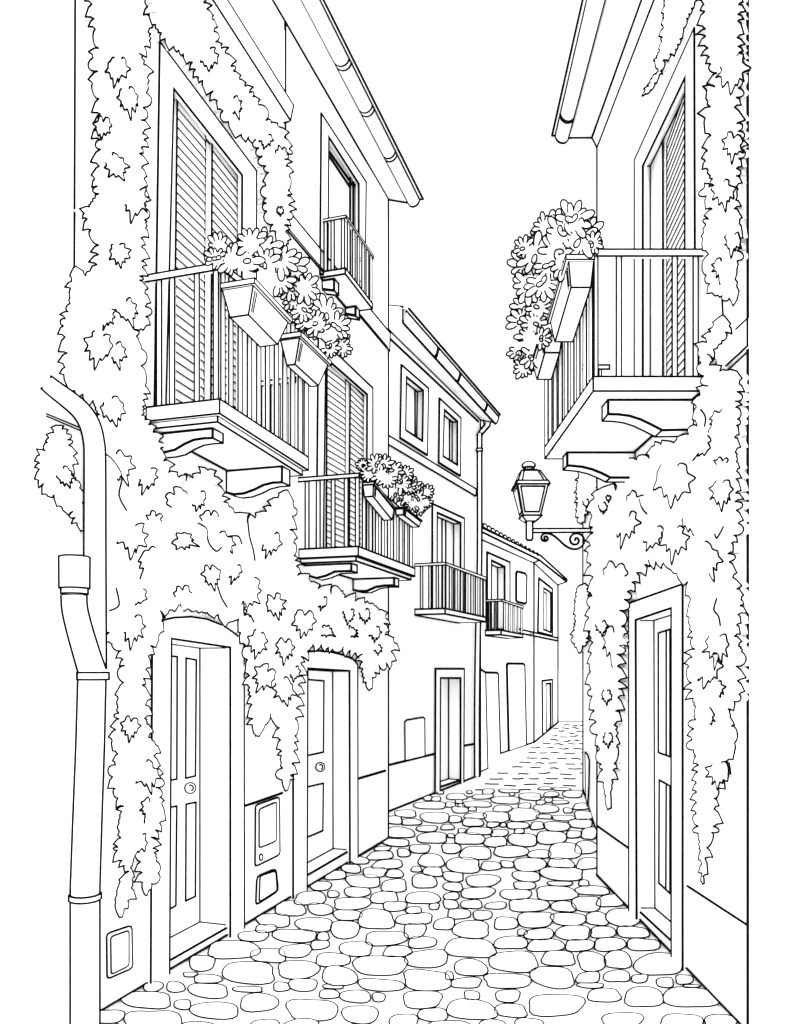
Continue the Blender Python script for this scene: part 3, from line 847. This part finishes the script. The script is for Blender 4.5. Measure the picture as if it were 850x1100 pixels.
# low house beyond
h5 = thing('townhouse', 'plain low house with an oval wall plate behind the lamp corner', 'house', R2.g(634))
wl = MB(k=1.3)
a0 = R2.at(680); a1 = R2.at(627)
zt = R2.p(634, 472).z
ns = Vector((1.75, 7.35, 0))
a0 = R2.at(648)
front = [V(a0, 0), V(a1, 0), V(a1, zt), V(a0, zt)]
bk = Vector((3.5, 0.3, 0))
wl.slab(front, bk, ink='')
wl.seg(front[1], front[2]); wl.seg(front[0], front[1], 1.05)
wl.build('wall', h5)
m = MB(); P = R2.L([(628.9, 808), (631.5, 811), (633.3, 817), (632.8, 845), (631.5, 866), (630, 858)], 0.02); m.slab(P, -R2.n * 0.02, ink='f', w=.85); m.build('wall_plate', h5)
m = MB(); m.slab([p + UP * 0.0 for p in [V(a0, zt) - Vector((.1, 0, 0)), V(a1, zt) - Vector((.1, 0, 0)), V(a1, zt + .05) - Vector((.1, 0, 0)), V(a0, zt + .05) - Vector((.1, 0, 0))]], bk, ink=''); m.build('roof', h5)

# ================================================================== PIPES
r_ = thing('drainpipe', 'thick drainpipe with an elbow, a hopper and two collars running down the house front', 'drainpipe', B1.g(92, 0.1))
def px_path(W, pts, off): return [W.p(u, v, off) for u, v, *_ in pts]
def px_rad(W, pts, off): return [w / 2 * W.at(u, off).y / F for u, v, w in pts]
def pipe_part(name, W, pts, off, rings=(), sm=3, w=1.0):
    pts = spline(pts, sm) if sm else pts
    m = MB(); m.tube(px_path(W, pts, off), px_rad(W, pts, off), rings=[k if k >= 0 else len(pts) + k for k in rings], w=w); m.build(name, r_)
pipe_part('pipe', B1, [(50, 411, 16), (60, 419, 17), (72, 428, 18), (86, 440, 19), (96, 455, 20), (101, 475, 20), (102, 500, 20.5), (102, 600, 21), (102, 718, 22)], 0.08)
pipe_part('pipe', B1, [(79.5, 640, 24.5), (80.5, 655, 24.5), (86, 678, 25), (94, 705, 26), (99.5, 722, 27)], 0.14)
pipe_part('pipe', B1, [(99, 722, 27), (97, 800, 27.5), (94, 880, 28), (91.5, 955, 28.5), (91.5, 1115, 28.5)], 0.14, sm=0)
pipe_part('hopper', B1, [(80, 598, 30), (80, 632, 29.5)], 0.15, rings=(0, -1), sm=0)
pipe_part('collar', B1, [(80, 631.5, 26), (80, 638, 26)], 0.15, rings=(0, -1), sm=0)
pipe_part('collar', B1, [(100, 722.5, 31), (100, 730, 31)], 0.14, rings=(0, -1), sm=0)
pipe_part('collar', B1, [(91.5, 960.5, 31.5), (91.5, 966.5, 31.5)], 0.14, rings=(0, -1), sm=0)
m = MB(); m.seg(B1.p(50, 444.5, .03), B1.p(90, 461, .03), .8); m.seg(B1.p(50, 447, .03), B1.p(90, 464, .03), .8); m.build('stay_rod', r_)
r_ = thing('drainpipe', 'thin downpipe below the gutter end of the two-window house', 'drainpipe', B2.g(512.5, 0.1))
pipe_part('pipe', B2, [(523, 451, 7), (523.5, 456, 5), (520, 461, 3.8), (516, 467, 3.8), (515.3, 480, 3.8), (515.3, 600, 3.8), (513.6, 680, 4.2), (512.6, 760, 4.4), (512.6, 834, 4.4)], 0.08, sm=4, w=.9)
m = MB(); m.tube([B2.p(515.3, 482, .08), B2.p(515.3, 485, .08)], 2.6 * 13.8 / F, rings=(0, 1), w=.8); m.build('collar', r_)

# ================================================================== WALL BOXES
def plate(name, label, W, outer, inner, cat, key=None, off=0.03, lid=None):
    root = thing(name, label, cat, W.p(*outer[-1]))
    m = MB(); m.slab(W.L(outer, off), -W.n * off, ink='f'); m.build('casing', root)
    m = MB(); m.slab(W.L(inner, off + 0.012), -W.n * 0.012, ink='f', w=.85); m.build('cover', root)
    if key:
        m = MB(); u, v, a, b = key
        m.slab([W.p(u + a * math.cos(t * math.pi / 5), v + b * math.sin(t * math.pi / 5), off + 0.004) for t in range(10)], -W.n * .004, ink='f', w=.8); m.build('lock', root)
    if lid: pass
def rq(q, r):
    out = []; n = len(q)
    for i in range(n):
        p, a, b = q[i], q[i - 1], q[(i + 1) % n]
        la = math.dist(p, a); lb = math.dist(p, b)
        A = (p[0] + (a[0] - p[0]) * r / la, p[1] + (a[1] - p[1]) * r / la); Bq = (p[0] + (b[0] - p[0]) * r / lb, p[1] + (b[1] - p[1]) * r / lb)
        M = ((A[0] + Bq[0]) / 4 + p[0] / 2, (A[1] + Bq[1]) / 4 + p[1] / 2)
        out += [A, M, Bq]
    return out
plate('meter_box', 'tall meter cabinet with a window and small round lock between the two arched doorways', B1, rq([(274.5, 865), (300, 856), (300.6, 918), (274, 931)], 3), rq([(278.5, 869.5), (297, 861.5), (296.8, 903.5), (278.5, 911)], 2.5), 'meter box', key=(280.5, 921, 1.8, 3.3))
plate('wall_hatch', 'small rounded hatch cover under the meter cabinet', B1, rq([(276, 941.5), (296.5, 933), (299, 957), (274.8, 972.5)], 4), rq([(279.5, 941), (296, 935.5), (297.5, 957), (278.5, 969)], 3), 'hatch')
plate('wall_hatch', 'upright rectangular hatch cover at the foot of the wall between drainpipe and arched doorway', B1, rq([(114.5, 1003), (141.5, 994), (142.5, 1040), (115, 1052)], 4), rq([(119, 1006.5), (138.5, 999.5), (138.5, 1037.5), (119.5, 1047)], 3), 'hatch')

# ================================================================== LAMP
YL = 7.15
lamp = thing('street_lamp', 'four-sided glass lantern on a scrolled iron wall bracket at the house corner', 'street lamp', PY(641, 567, YL), None)
s = YL / F
cu = 572.5
dep = 18.5 * s   # half depth at the top
def fr(cu_, hw, v, Yc=YL + dep, hd=None):
    hd = hw * s if hd is None else hd
    # a square ring whose front edge sits at distance YL
    zf = H - (v - CV) * s
    xf = (cu_ - CX) * s
    f = hw * s
    return [Vector((xf - f, Yc - f, zf)), Vector((xf + f, Yc - f, zf)), Vector((xf + f, Yc + f, zf)), Vector((xf - f, Yc + f, zf))]
m = MB()
m.hexa(fr(573, 9.5, 552), fr(573, 16.7, 519), w=.9)
body = m.build('lantern_body', lamp)
m = MB()
lo, hi = fr(573, 9.5, 552), fr(573, 16.7, 519)
def onf(face, a, b):   # point on a side face: a across 0..1, b down 0..1
    i, j = face
    top = hi[i].lerp(hi[j], a); bot = lo[i].lerp(lo[j], a)
    n = (hi[j] - hi[i]).cross(UP).normalized()
    return top.lerp(bot, b) + n * 0.003
for fc in ((0, 1), (1, 2), (2, 3), (3, 0)):
    P = [onf(fc, .10, .09), onf(fc, .90, .09), onf(fc, .87, .88), onf(fc, .13, .88)]
    m.face(P); m.ink(P, True, .85)
m.build('glass_pane', body)
m = MB(); m.hexa(fr(573, 18.2, 519.5), fr(573, 16.5, 515.5), w=.9); m.hexa(fr(573, 16.0, 515.5), fr(571.8, 10.0, 503.3), w=.9)
P = fr(573, 16.0, 515.5); Q = fr(571.8, 10.0, 503.3)
m.seg(P[0].lerp(P[1], .14) - Vector((0, .004, 0)), Q[0].lerp(Q[1], .14) - Vector((0, .004, 0)), .8); m.seg(P[0].lerp(P[1], .88) - Vector((0, .004, 0)), Q[0].lerp(Q[1], .88) - Vector((0, .004, 0)), .8)
m.hexa(fr(571.8, 8, 503.4), fr(571.8, 7, 501.5), w=.8)
m.build('lantern_roof', lamp)
Yc = YL + dep
def cpt(u, v):
    p = PY(u, v, YL); return Vector((p.x, Yc, p.z))
m = MB(k=1.25); m.tube([cpt(571, 503), cpt(571, 498)], 3.6 * s, w=.8); 
prof = [(0.0, 492.2), (3.5, 492.8), (6.0, 494.6), (6.3, 496.2), (5.0, 498), (3.0, 499)]
m.tube([cpt(571, v) for r, v in prof], [max(r, .3) * s for r, v in prof], w=.8, ink=True, rings=(4,)); m.build('finial', lamp)
m = MB(); m.hexa(fr(572.6, 5.0, 557.2), fr(573, 11.0, 552), w=.85); m.build('lantern_base', lamp)
m = MB(); m.tube([cpt(571.9, 557), cpt(571.9, 575.5), cpt(571.9, 577.5)], [2.9 * s, 2.9 * s, 1.8 * s], w=.9, rings=(2,)); m.build('stem', lamp)
m = MB()
def bp(u, v): p = PY(u, v, YL); return Vector((p.x, Yc, p.z))
m.slab([bp(575, 564.8), bp(641.5, 564.6), bp(641.5, 568.8), bp(575, 569.2)], Vector((0, 0.02, 0)), ink='f', w=.9)
scr = spline([(590.5, 577.5), (588.5, 576.5), (588.5, 573.8), (591, 573.6), (592, 576.5), (589.5, 578.6), (585.8, 577.4), (585, 573.5), (588, 570.4), (592.5, 570.2), (598, 572.3), (604, 577), (610, 582.6), (617, 586.6), (624, 587.2), (629.5, 584), (631.8, 579), (630.5, 573.5), (626, 570.4), (620.5, 570.6), (616.8, 574.5), (616.8, 579), (619.8, 582), (624, 581.8), (626, 578.8), (625, 575.8), (622.6, 575.4), (621.9, 577.6)], 4)
m.ink([bp(u, v) for u, v in scr], False, 1.15)
m.build('bracket', lamp)

# ================================================================== FLOWER BOXES
fb1 = flower_box('long tapered box of daisy-like leaves at the near corner of the big shuttered balcony', B1, W1 + 0.02, 239, 272, 309.5, 300.5, 333.5,
    [(283, 268, 22), (268, 262, 20), (240, 270, 16), (262, 281, 23), (246, 283, 19), (236, 279, 14), (284, 284, 20), (300, 284, 21), (316, 293, 22), (300, 302, 18), (312, 312, 17), (325, 314, 18), (316, 324, 14), (322, 334, 14)], taper=(0.05, 0.04), seed=11, vC=341)
fb2 = flower_box('shorter tapered box of long leaves half hidden behind the bigger box on the same railing', B1, W1 + 0.02, 301.5, 322, 352, 357.5, 388,
    [(330, 345, 15), (349, 340, 20), (340, 349, 17), (360, 352, 18), (345, 358, 15), (363, 366, 15), (356, 376, 13), (368, 374, 12)], taper=(0.05, 0.04), seed=12, vC=387)
fb3 = flower_box('square-ended box with a round bush at the corner of the lower shuttered balcony', B1, W2 + 0.02, 390, 401.2, 423, 518, 532.5,
    [(396, 509, 12), (403, 501, 12), (392, 503, 9), (413, 500, 12), (409, 512, 13), (423, 506, 13), (417, 518, 13), (434, 509, 12), (430, 520, 13), (425, 530, 12), (438, 526, 10)], taper=(0.01, 0.02), seed=13, n=7, vC=545, lip=.01)
fb4 = flower_box('low box with small drooping leaves at the far end of the lower shuttered balcony', B1, W2 + 0.02, 424.5, 434, 452, 545, 552.5,
    [(440, 519, 10), (445, 524, 11), (452, 528, 10), (459, 530, 9), (437, 535, 11), (448, 536, 11), (457, 540, 9), (444, 544, 9), (453, 548, 8)], taper=(0.01, 0.02), seed=14, n=7, vC=559, lip=.01)
fb5 = flower_box('box on the bracketed balcony corner overflowing with broad rounded leaves, seen from below', R1, W4 + 0.02, 638, 611, 592, 275, 306,
    [(603, 251, 23), (590, 251, 23), (576, 275, 24), (617, 247, 23), (566, 286, 22), (630, 256, 21), (619, 258, 23), (597, 270, 24), (580, 295, 22), (570, 309, 21), (587, 313, 20), (605, 285, 20), (592, 290, 20), (636, 268, 13), (612, 236, 14), (583, 246, 14), (562, 268, 13)], taper=(0.02, 0.03), seed=15, vC=341, n=8)
fb6 = flower_box('smaller box with spiky leaves hung beyond the corner box of the bracketed balcony', R1, W4 + 0.02, 604, 583, 573.5, 358, 377,
    [(564, 330, 18), (578, 333, 17), (562, 345, 19), (575, 350, 17), (568, 362, 16), (581, 366, 13), (558, 379, 15), (570, 386, 15), (562, 395, 14)], taper=(0.02, 0.03), seed=16, vC=391, n=8)

# ================================================================== IVY
main = [(95, -12), (100, 20), (105, 51), (99, 62), (104, 76), (99, 90), (105, 106), (107, 122), (103, 136), (107, 150), (106, 178), (101, 192), (106, 208), (90, 229), (97, 247), (105, 263), (104, 284), (92, 296), (80, 286), (76, 302), (75, 326), (67, 350), (71, 379), (68, 403), (80, 420), (100, 430), (106, 445), (106, 560), (104, 672), (116, 680), (120, 692), (129, 699), (133, 715), (132, 733), (127, 750), (127, 772), (120, 796), (126, 810), (120, 835), (126, 858), (132, 866), (128, 884), (129, 900), (125, 914), (133, 930), (138, 936), (128, 950), (124, 970), (129, 986), (138, 968), (142, 946), (140, 932), (144, 918), (150, 926), (153, 948), (157, 962), (163, 950), (170, 938), (166, 916), (163, 900), (172, 884), (174, 863), (168, 846), (172, 835), (166, 812), (167, 800), (160, 792), (156, 772), (157, 757), (153, 736), (157, 719), (162, 694), (171, 683), (174, 667), (172, 657), (182, 656), (193, 646), (202, 654), (217, 657), (234, 661), (248, 668), (256, 665), (258, 680), (264, 694), (267, 726), (270, 757), (271, 779), (275, 791), (285, 779), (290, 767), (299, 782), (302, 807), (303, 838), (307, 850), (312, 838), (316, 807), (318, 772), (321, 736), (324, 706), (336, 693), (345, 693), (357, 698), (368, 696), (382, 702), (388, 703), (391, 728), (397, 742), (400, 728), (407, 715), (415, 713), (421, 711), (421, 700), (424, 690), (414, 682), (413, 670), (415, 664), (403, 651), (392, 647), (370, 642), (366, 634), (356, 637), (342, 632), (334, 624), (320, 618), (319, 608), (316, 597), (316, 583), (312, 569), (316, 545), (308, 526), (298, 534), (286, 549), (266, 560), (252, 551), (241, 539), (235, 520), (231, 511), (223, 504), (215, 508), (200, 516), (182, 507), (176, 495), (171, 474), (160, 456), (152, 446), (154, 430), (156, 414), (152, 393), (152, 375), (144, 354), (156, 352), (157, 340), (156, 315), (150, 301), (153, 287), (152, 256), (156, 245), (155, 213), (155, 192), (150, 165), (155, 150), (152, 129), (157, 100), (159, 83), (154, 69), (150, 58), (160, 44), (158, 15), (160, -12)]
LM = [(126, 74, 27, .2), (138, 107, 27, -.1), (110, 136, 21, .1, 1), (124.7, 178, 28, -.5), (145, 215, 34, .2), (128, 272, 25, -.1), (137, 333, 26, -.3), (106, 372, 34, .2), (124.7, 379, 24, -.2), (121, 439, 30, -.2), (128, 500, 34, -.4, .6), (158, 512, 26, .3), (192, 538, 30, -.6, .5), (213, 536, 20, .2, .6), (142, 577, 36, .1, .7), (163, 603, 34, .6, .45), (197, 581, 23, -1.2, 1), (290, 583, 25, .3), (227, 618, 23, -.2, 1), (252, 614, 18, .3, .6), (267, 636, 34, .2, .55), (296, 650, 24, -.2, 1), (326, 668, 28, .2, 1), (142, 675, 30, .1), (277, 690, 25, .2), (306, 697, 24, .1, 1), (284, 727, 28, .5, 1), (305, 741, 28, -.2), (316, 722, 16, .1), (140, 781, 22, .1, 1), (158, 832, 30, -.2, .7), (160, 868, 22, .3, .5), (346, 647, 13, .2, .6), (375, 661, 14, .2, .8), (392, 661, 14, 0, .8), (351, 678, 14, -1, .8), (378, 679, 13, -.9, .7), (403, 680, 15, .1, .7), (406, 697, 10, 0, .7), (115, 340, 20, .3, .5), (270, 655, 18, -.2, .4), (165, 560, 22, .4, .45), (196, 640, 22, 0, .45), (240, 585, 26, -.5, .4), (148, 905, 24, .3, .45), (147, 640, 22, .5, .4), (225, 560, 24, .2, .4)]
vine('broad ivy climbing the shutter house from the drainpipe elbow, over and around both arched doorways', B1, [main], LM, off=0.046, seed=21,
     squig=[[(110, 485), (122, 495), (131, 512), (128, 532), (136, 548)], [(125, 632), (128, 650), (118, 656)], [(213, 562), (222, 568), (224, 582), (232, 592), (238, 588)], [(246, 576), (256, 576), (260, 584)], [(266, 556), (268, 575), (272, 590), (274, 602)], [(234, 630), (238, 642), (244, 652)]])
strip = [(150, -25), (160, 15), (177, 42), (192, 54), (206, 67), (213, 83), (228, 98), (233, 108), (245, 131), (259, 145), (274, 150), (281, 168), (288, 185), (285, 199), (286, 227), (296, 249), (304, 270), (309, 259), (306, 242), (312, 227), (309, 210), (311, 189), (306, 171), (311, 160), (306, 147), (300, 136), (286, 129), (278, 112), (263, 92), (251, 76), (242, 56), (232, 45), (228, 20), (205, -25)]
vine('narrow ivy trail draped diagonally above the big louvred shutters', B1, [strip], [(224, 61, 24, .0, .7), (252, 113, 20, -.3, .6), (286, 150, 16, .3, .7), (302, 165, 16, .2, .5), (301, 226, 9, 0, 1)], off=0.05, step=11, amp=5.4, seed=22)
lft = [(42, 488), (48, 484), (52, 470), (63, 457), (72, 466), (74, 478), (79, 490), (77, 510), (86, 524), (88, 540), (96, 552), (90, 571), (82, 562), (78, 550), (66, 545), (58, 532), (50, 532), (46, 520), (41, 516)]
vine('small ragged ivy clump under the drainpipe elbow at the wall edge', B1, [lft], [(70, 512, 21, -.4, .8)], off=0.03, step=9, amp=5.0, seed=23)
rmain_col = [(755, -12), (757, 39), (763, 69), (769, 78), (767, 92), (759, 101), (762, 114), (757, 127), (763, 145), (757, 173), (768, 199), (755, 203), (765, 224), (759, 241), (755, 257), (761, 273), (759, 296), (766, 315), (776, 318), (784, 321), (793, 318), (790, 300), (793, 280), (793, 260), (795, 240), (790, 224), (792, 200), (792, 181), (797, 160), (793, 132), (790, 115), (797, 79), (793, 40), (795, -12)]
vine('ivy column hanging beside the single louvred door, ending in points above the slanted ledge', R1, [rmain_col], [(787, 75, 40, .1, .75), (788, 155, 26, .1, 1), (777, 206, 28, -.1), (787, 259, 22, .1), (775, 288, 22, .1, .5)], off=0.03, seed=24)
rmain = [(777, 338), (765, 352), (759, 367), (751, 376), (753, 390), (756, 404), (760, 414), (752, 424), (748, 437), (749, 457), (740, 466), (724, 475), (703, 478), (698, 492), (684, 493), (673, 500), (672, 515), (662, 526), (642, 526), (638, 535), (636, 555), (637, 572), (632, 595), (637, 620), (636, 640), (632, 664), (637, 690), (634, 715), (635, 740), (640, 776), (644, 805), (649, 841), (653.5, 870), (658, 838), (663, 802), (661, 779), (666, 740), (664, 703), (670, 684), (667, 656), (675, 636), (685, 616), (697, 603), (713, 605), (727, 617), (739, 625), (742, 644), (741, 664), (746, 697), (740, 716), (743, 742), (748, 759), (747, 773), (743, 795), (750, 822), (748, 841), (748, 874), (752, 904), (754, 928), (755, 950), (760, 911), (768, 888), (768, 858), (781, 818), (790, 798), (783, 762), (795, 746), (792, 716), (797, 700), (790, 684), (797, 644), (788, 620), (783, 595), (794, 562), (791, 539), (792, 506), (790, 470), (793, 450), (791, 431), (795, 412), (790, 398), (774, 398), (763, 392), (761, 381), (776, 366), (784, 350)]
RM = [(723, 516, 46, .1, .85), (775, 529, 28, 0, .9), (672, 562, 34, .2, .6), (724, 579, 34, .1, .8), (701, 575, 28, .4, .6), (759, 600, 36, -.3, .5), (661, 618, 32, .1, .5), (648, 545, 11, 0, .8), (654, 535, 6, 0, 1), (647, 674, 14, 0, .8), (660, 690, 34, .1, .5), (770, 695, 32, .1, .85), (760, 716, 36, .2, .6), (652, 748, 13, 0, .9), (653.5, 794, 13, 0, .9), (772, 830, 28, .1, .85), (773, 452, 26, .8, .4), (752, 478, 26, .5, .45), (775, 500, 18, .3, .4), (770, 740, 20, 0, .4), (682, 540, 24, .4, .35), (742, 560, 22, -.2, .35), (760, 770, 20, 0, .4)]
vine('broad ivy falling from the slanted ledge under the bracketed balcony and round the panelled door', R1, [rmain], RM, off=0.044, seed=25,
     squig=[[(777, 566), (774, 572), (770, 578), (768, 574)], [(770, 643), (767, 655), (772, 662), (774, 672)], [(687, 536), (690, 546), (695, 552)], [(753, 440), (758, 448), (757, 458)]])
m = MB(); m.seg(R1.p(776, 322, .02), R1.p(777, 342, .02), .9); st_ = m.build('ivy_stem', origin=R1.p(777, 342, .02)); st_['label'] = 'bare stem joining the ivy column to the ivy at the slanted ledge'; st_['category'] = 'climbing plant'
top = [(715, -5), (712, 40), (709, 55), (704, 66), (708, 76), (701, 84), (697, 92), (690, 103), (699, 97), (709, 80), (713, 65), (726, 53), (731, 42), (738, 20), (750, -5)]
vine('short pointed ivy sprig hanging from the eaves across the street', R1, [top], [], off=0.03, step=8, amp=3.4, seed=26)
sa = [(626, 500), (622, 513), (620, 526), (621, 540), (620, 549), (623, 562), (626, 561), (630, 548), (637, 540), (641, 530), (641, 500)]
sb = [(626, 628), (620, 636), (618, 655), (619, 668), (616, 684), (618, 692), (623, 702), (626, 694), (630, 690), (634, 650), (630, 628)]
vine('wispy ivy tuft behind the lamp bracket, on the low house', R2, [sa], [(630, 540, 8, 0, .8)], off=0.03, step=6, amp=3.2, seed=27)
vine('lower thin ivy strand on the edge of the low house, below the lamp', R2, [sb], [], off=0.03, step=6, amp=3.0, seed=28)
m = MB(3); P = R1.L([(641.2, 590), (643, 612)], 0.01)

# ================================================================== LIGHT, CAMERA
w = bpy.data.worlds.new('World'); sc.world = w; w.use_nodes = True
bg = w.node_tree.nodes['Background']
bg.inputs['Color'].default_value = (1, 1, 1, 1); bg.inputs['Strength'].default_value = 0.72
cam = bpy.data.cameras.new('camera'); co = bpy.data.objects.new('camera', cam); col.objects.link(co)
cam.sensor_fit = 'HORIZONTAL'; cam.sensor_width = 36; cam.lens = 36 * F / 850
cam.shift_y = (CV - 550) / 850
cam.clip_start = 0.05; cam.clip_end = 1000
sl = bpy.data.lights.new('sun', 'SUN'); sl.energy = 2.6; sl.angle = math.radians(120); sl.color = (1, 1, 1)
so_ = bpy.data.objects.new('sun', sl); col.objects.link(so_); so_.location = (0, -5, 20)
so_.rotation_euler = Vector((0.0, 1.0, -0.55)).to_track_quat('-Z', 'Y').to_euler()
co.location = (0, 0, H); co.rotation_euler = (math.pi / 2, 0, 0)
sc.camera = co
sc.view_settings.view_transform = 'Standard'; sc.view_settings.look = 'None'
sc.view_settings.exposure = 0.92; sc.view_settings.gamma = 1
sc.cycles.max_bounces = 24; sc.cycles.diffuse_bounces = 24
sc.cycles.use_denoising = True
sc.cycles.filter_width = 1.5
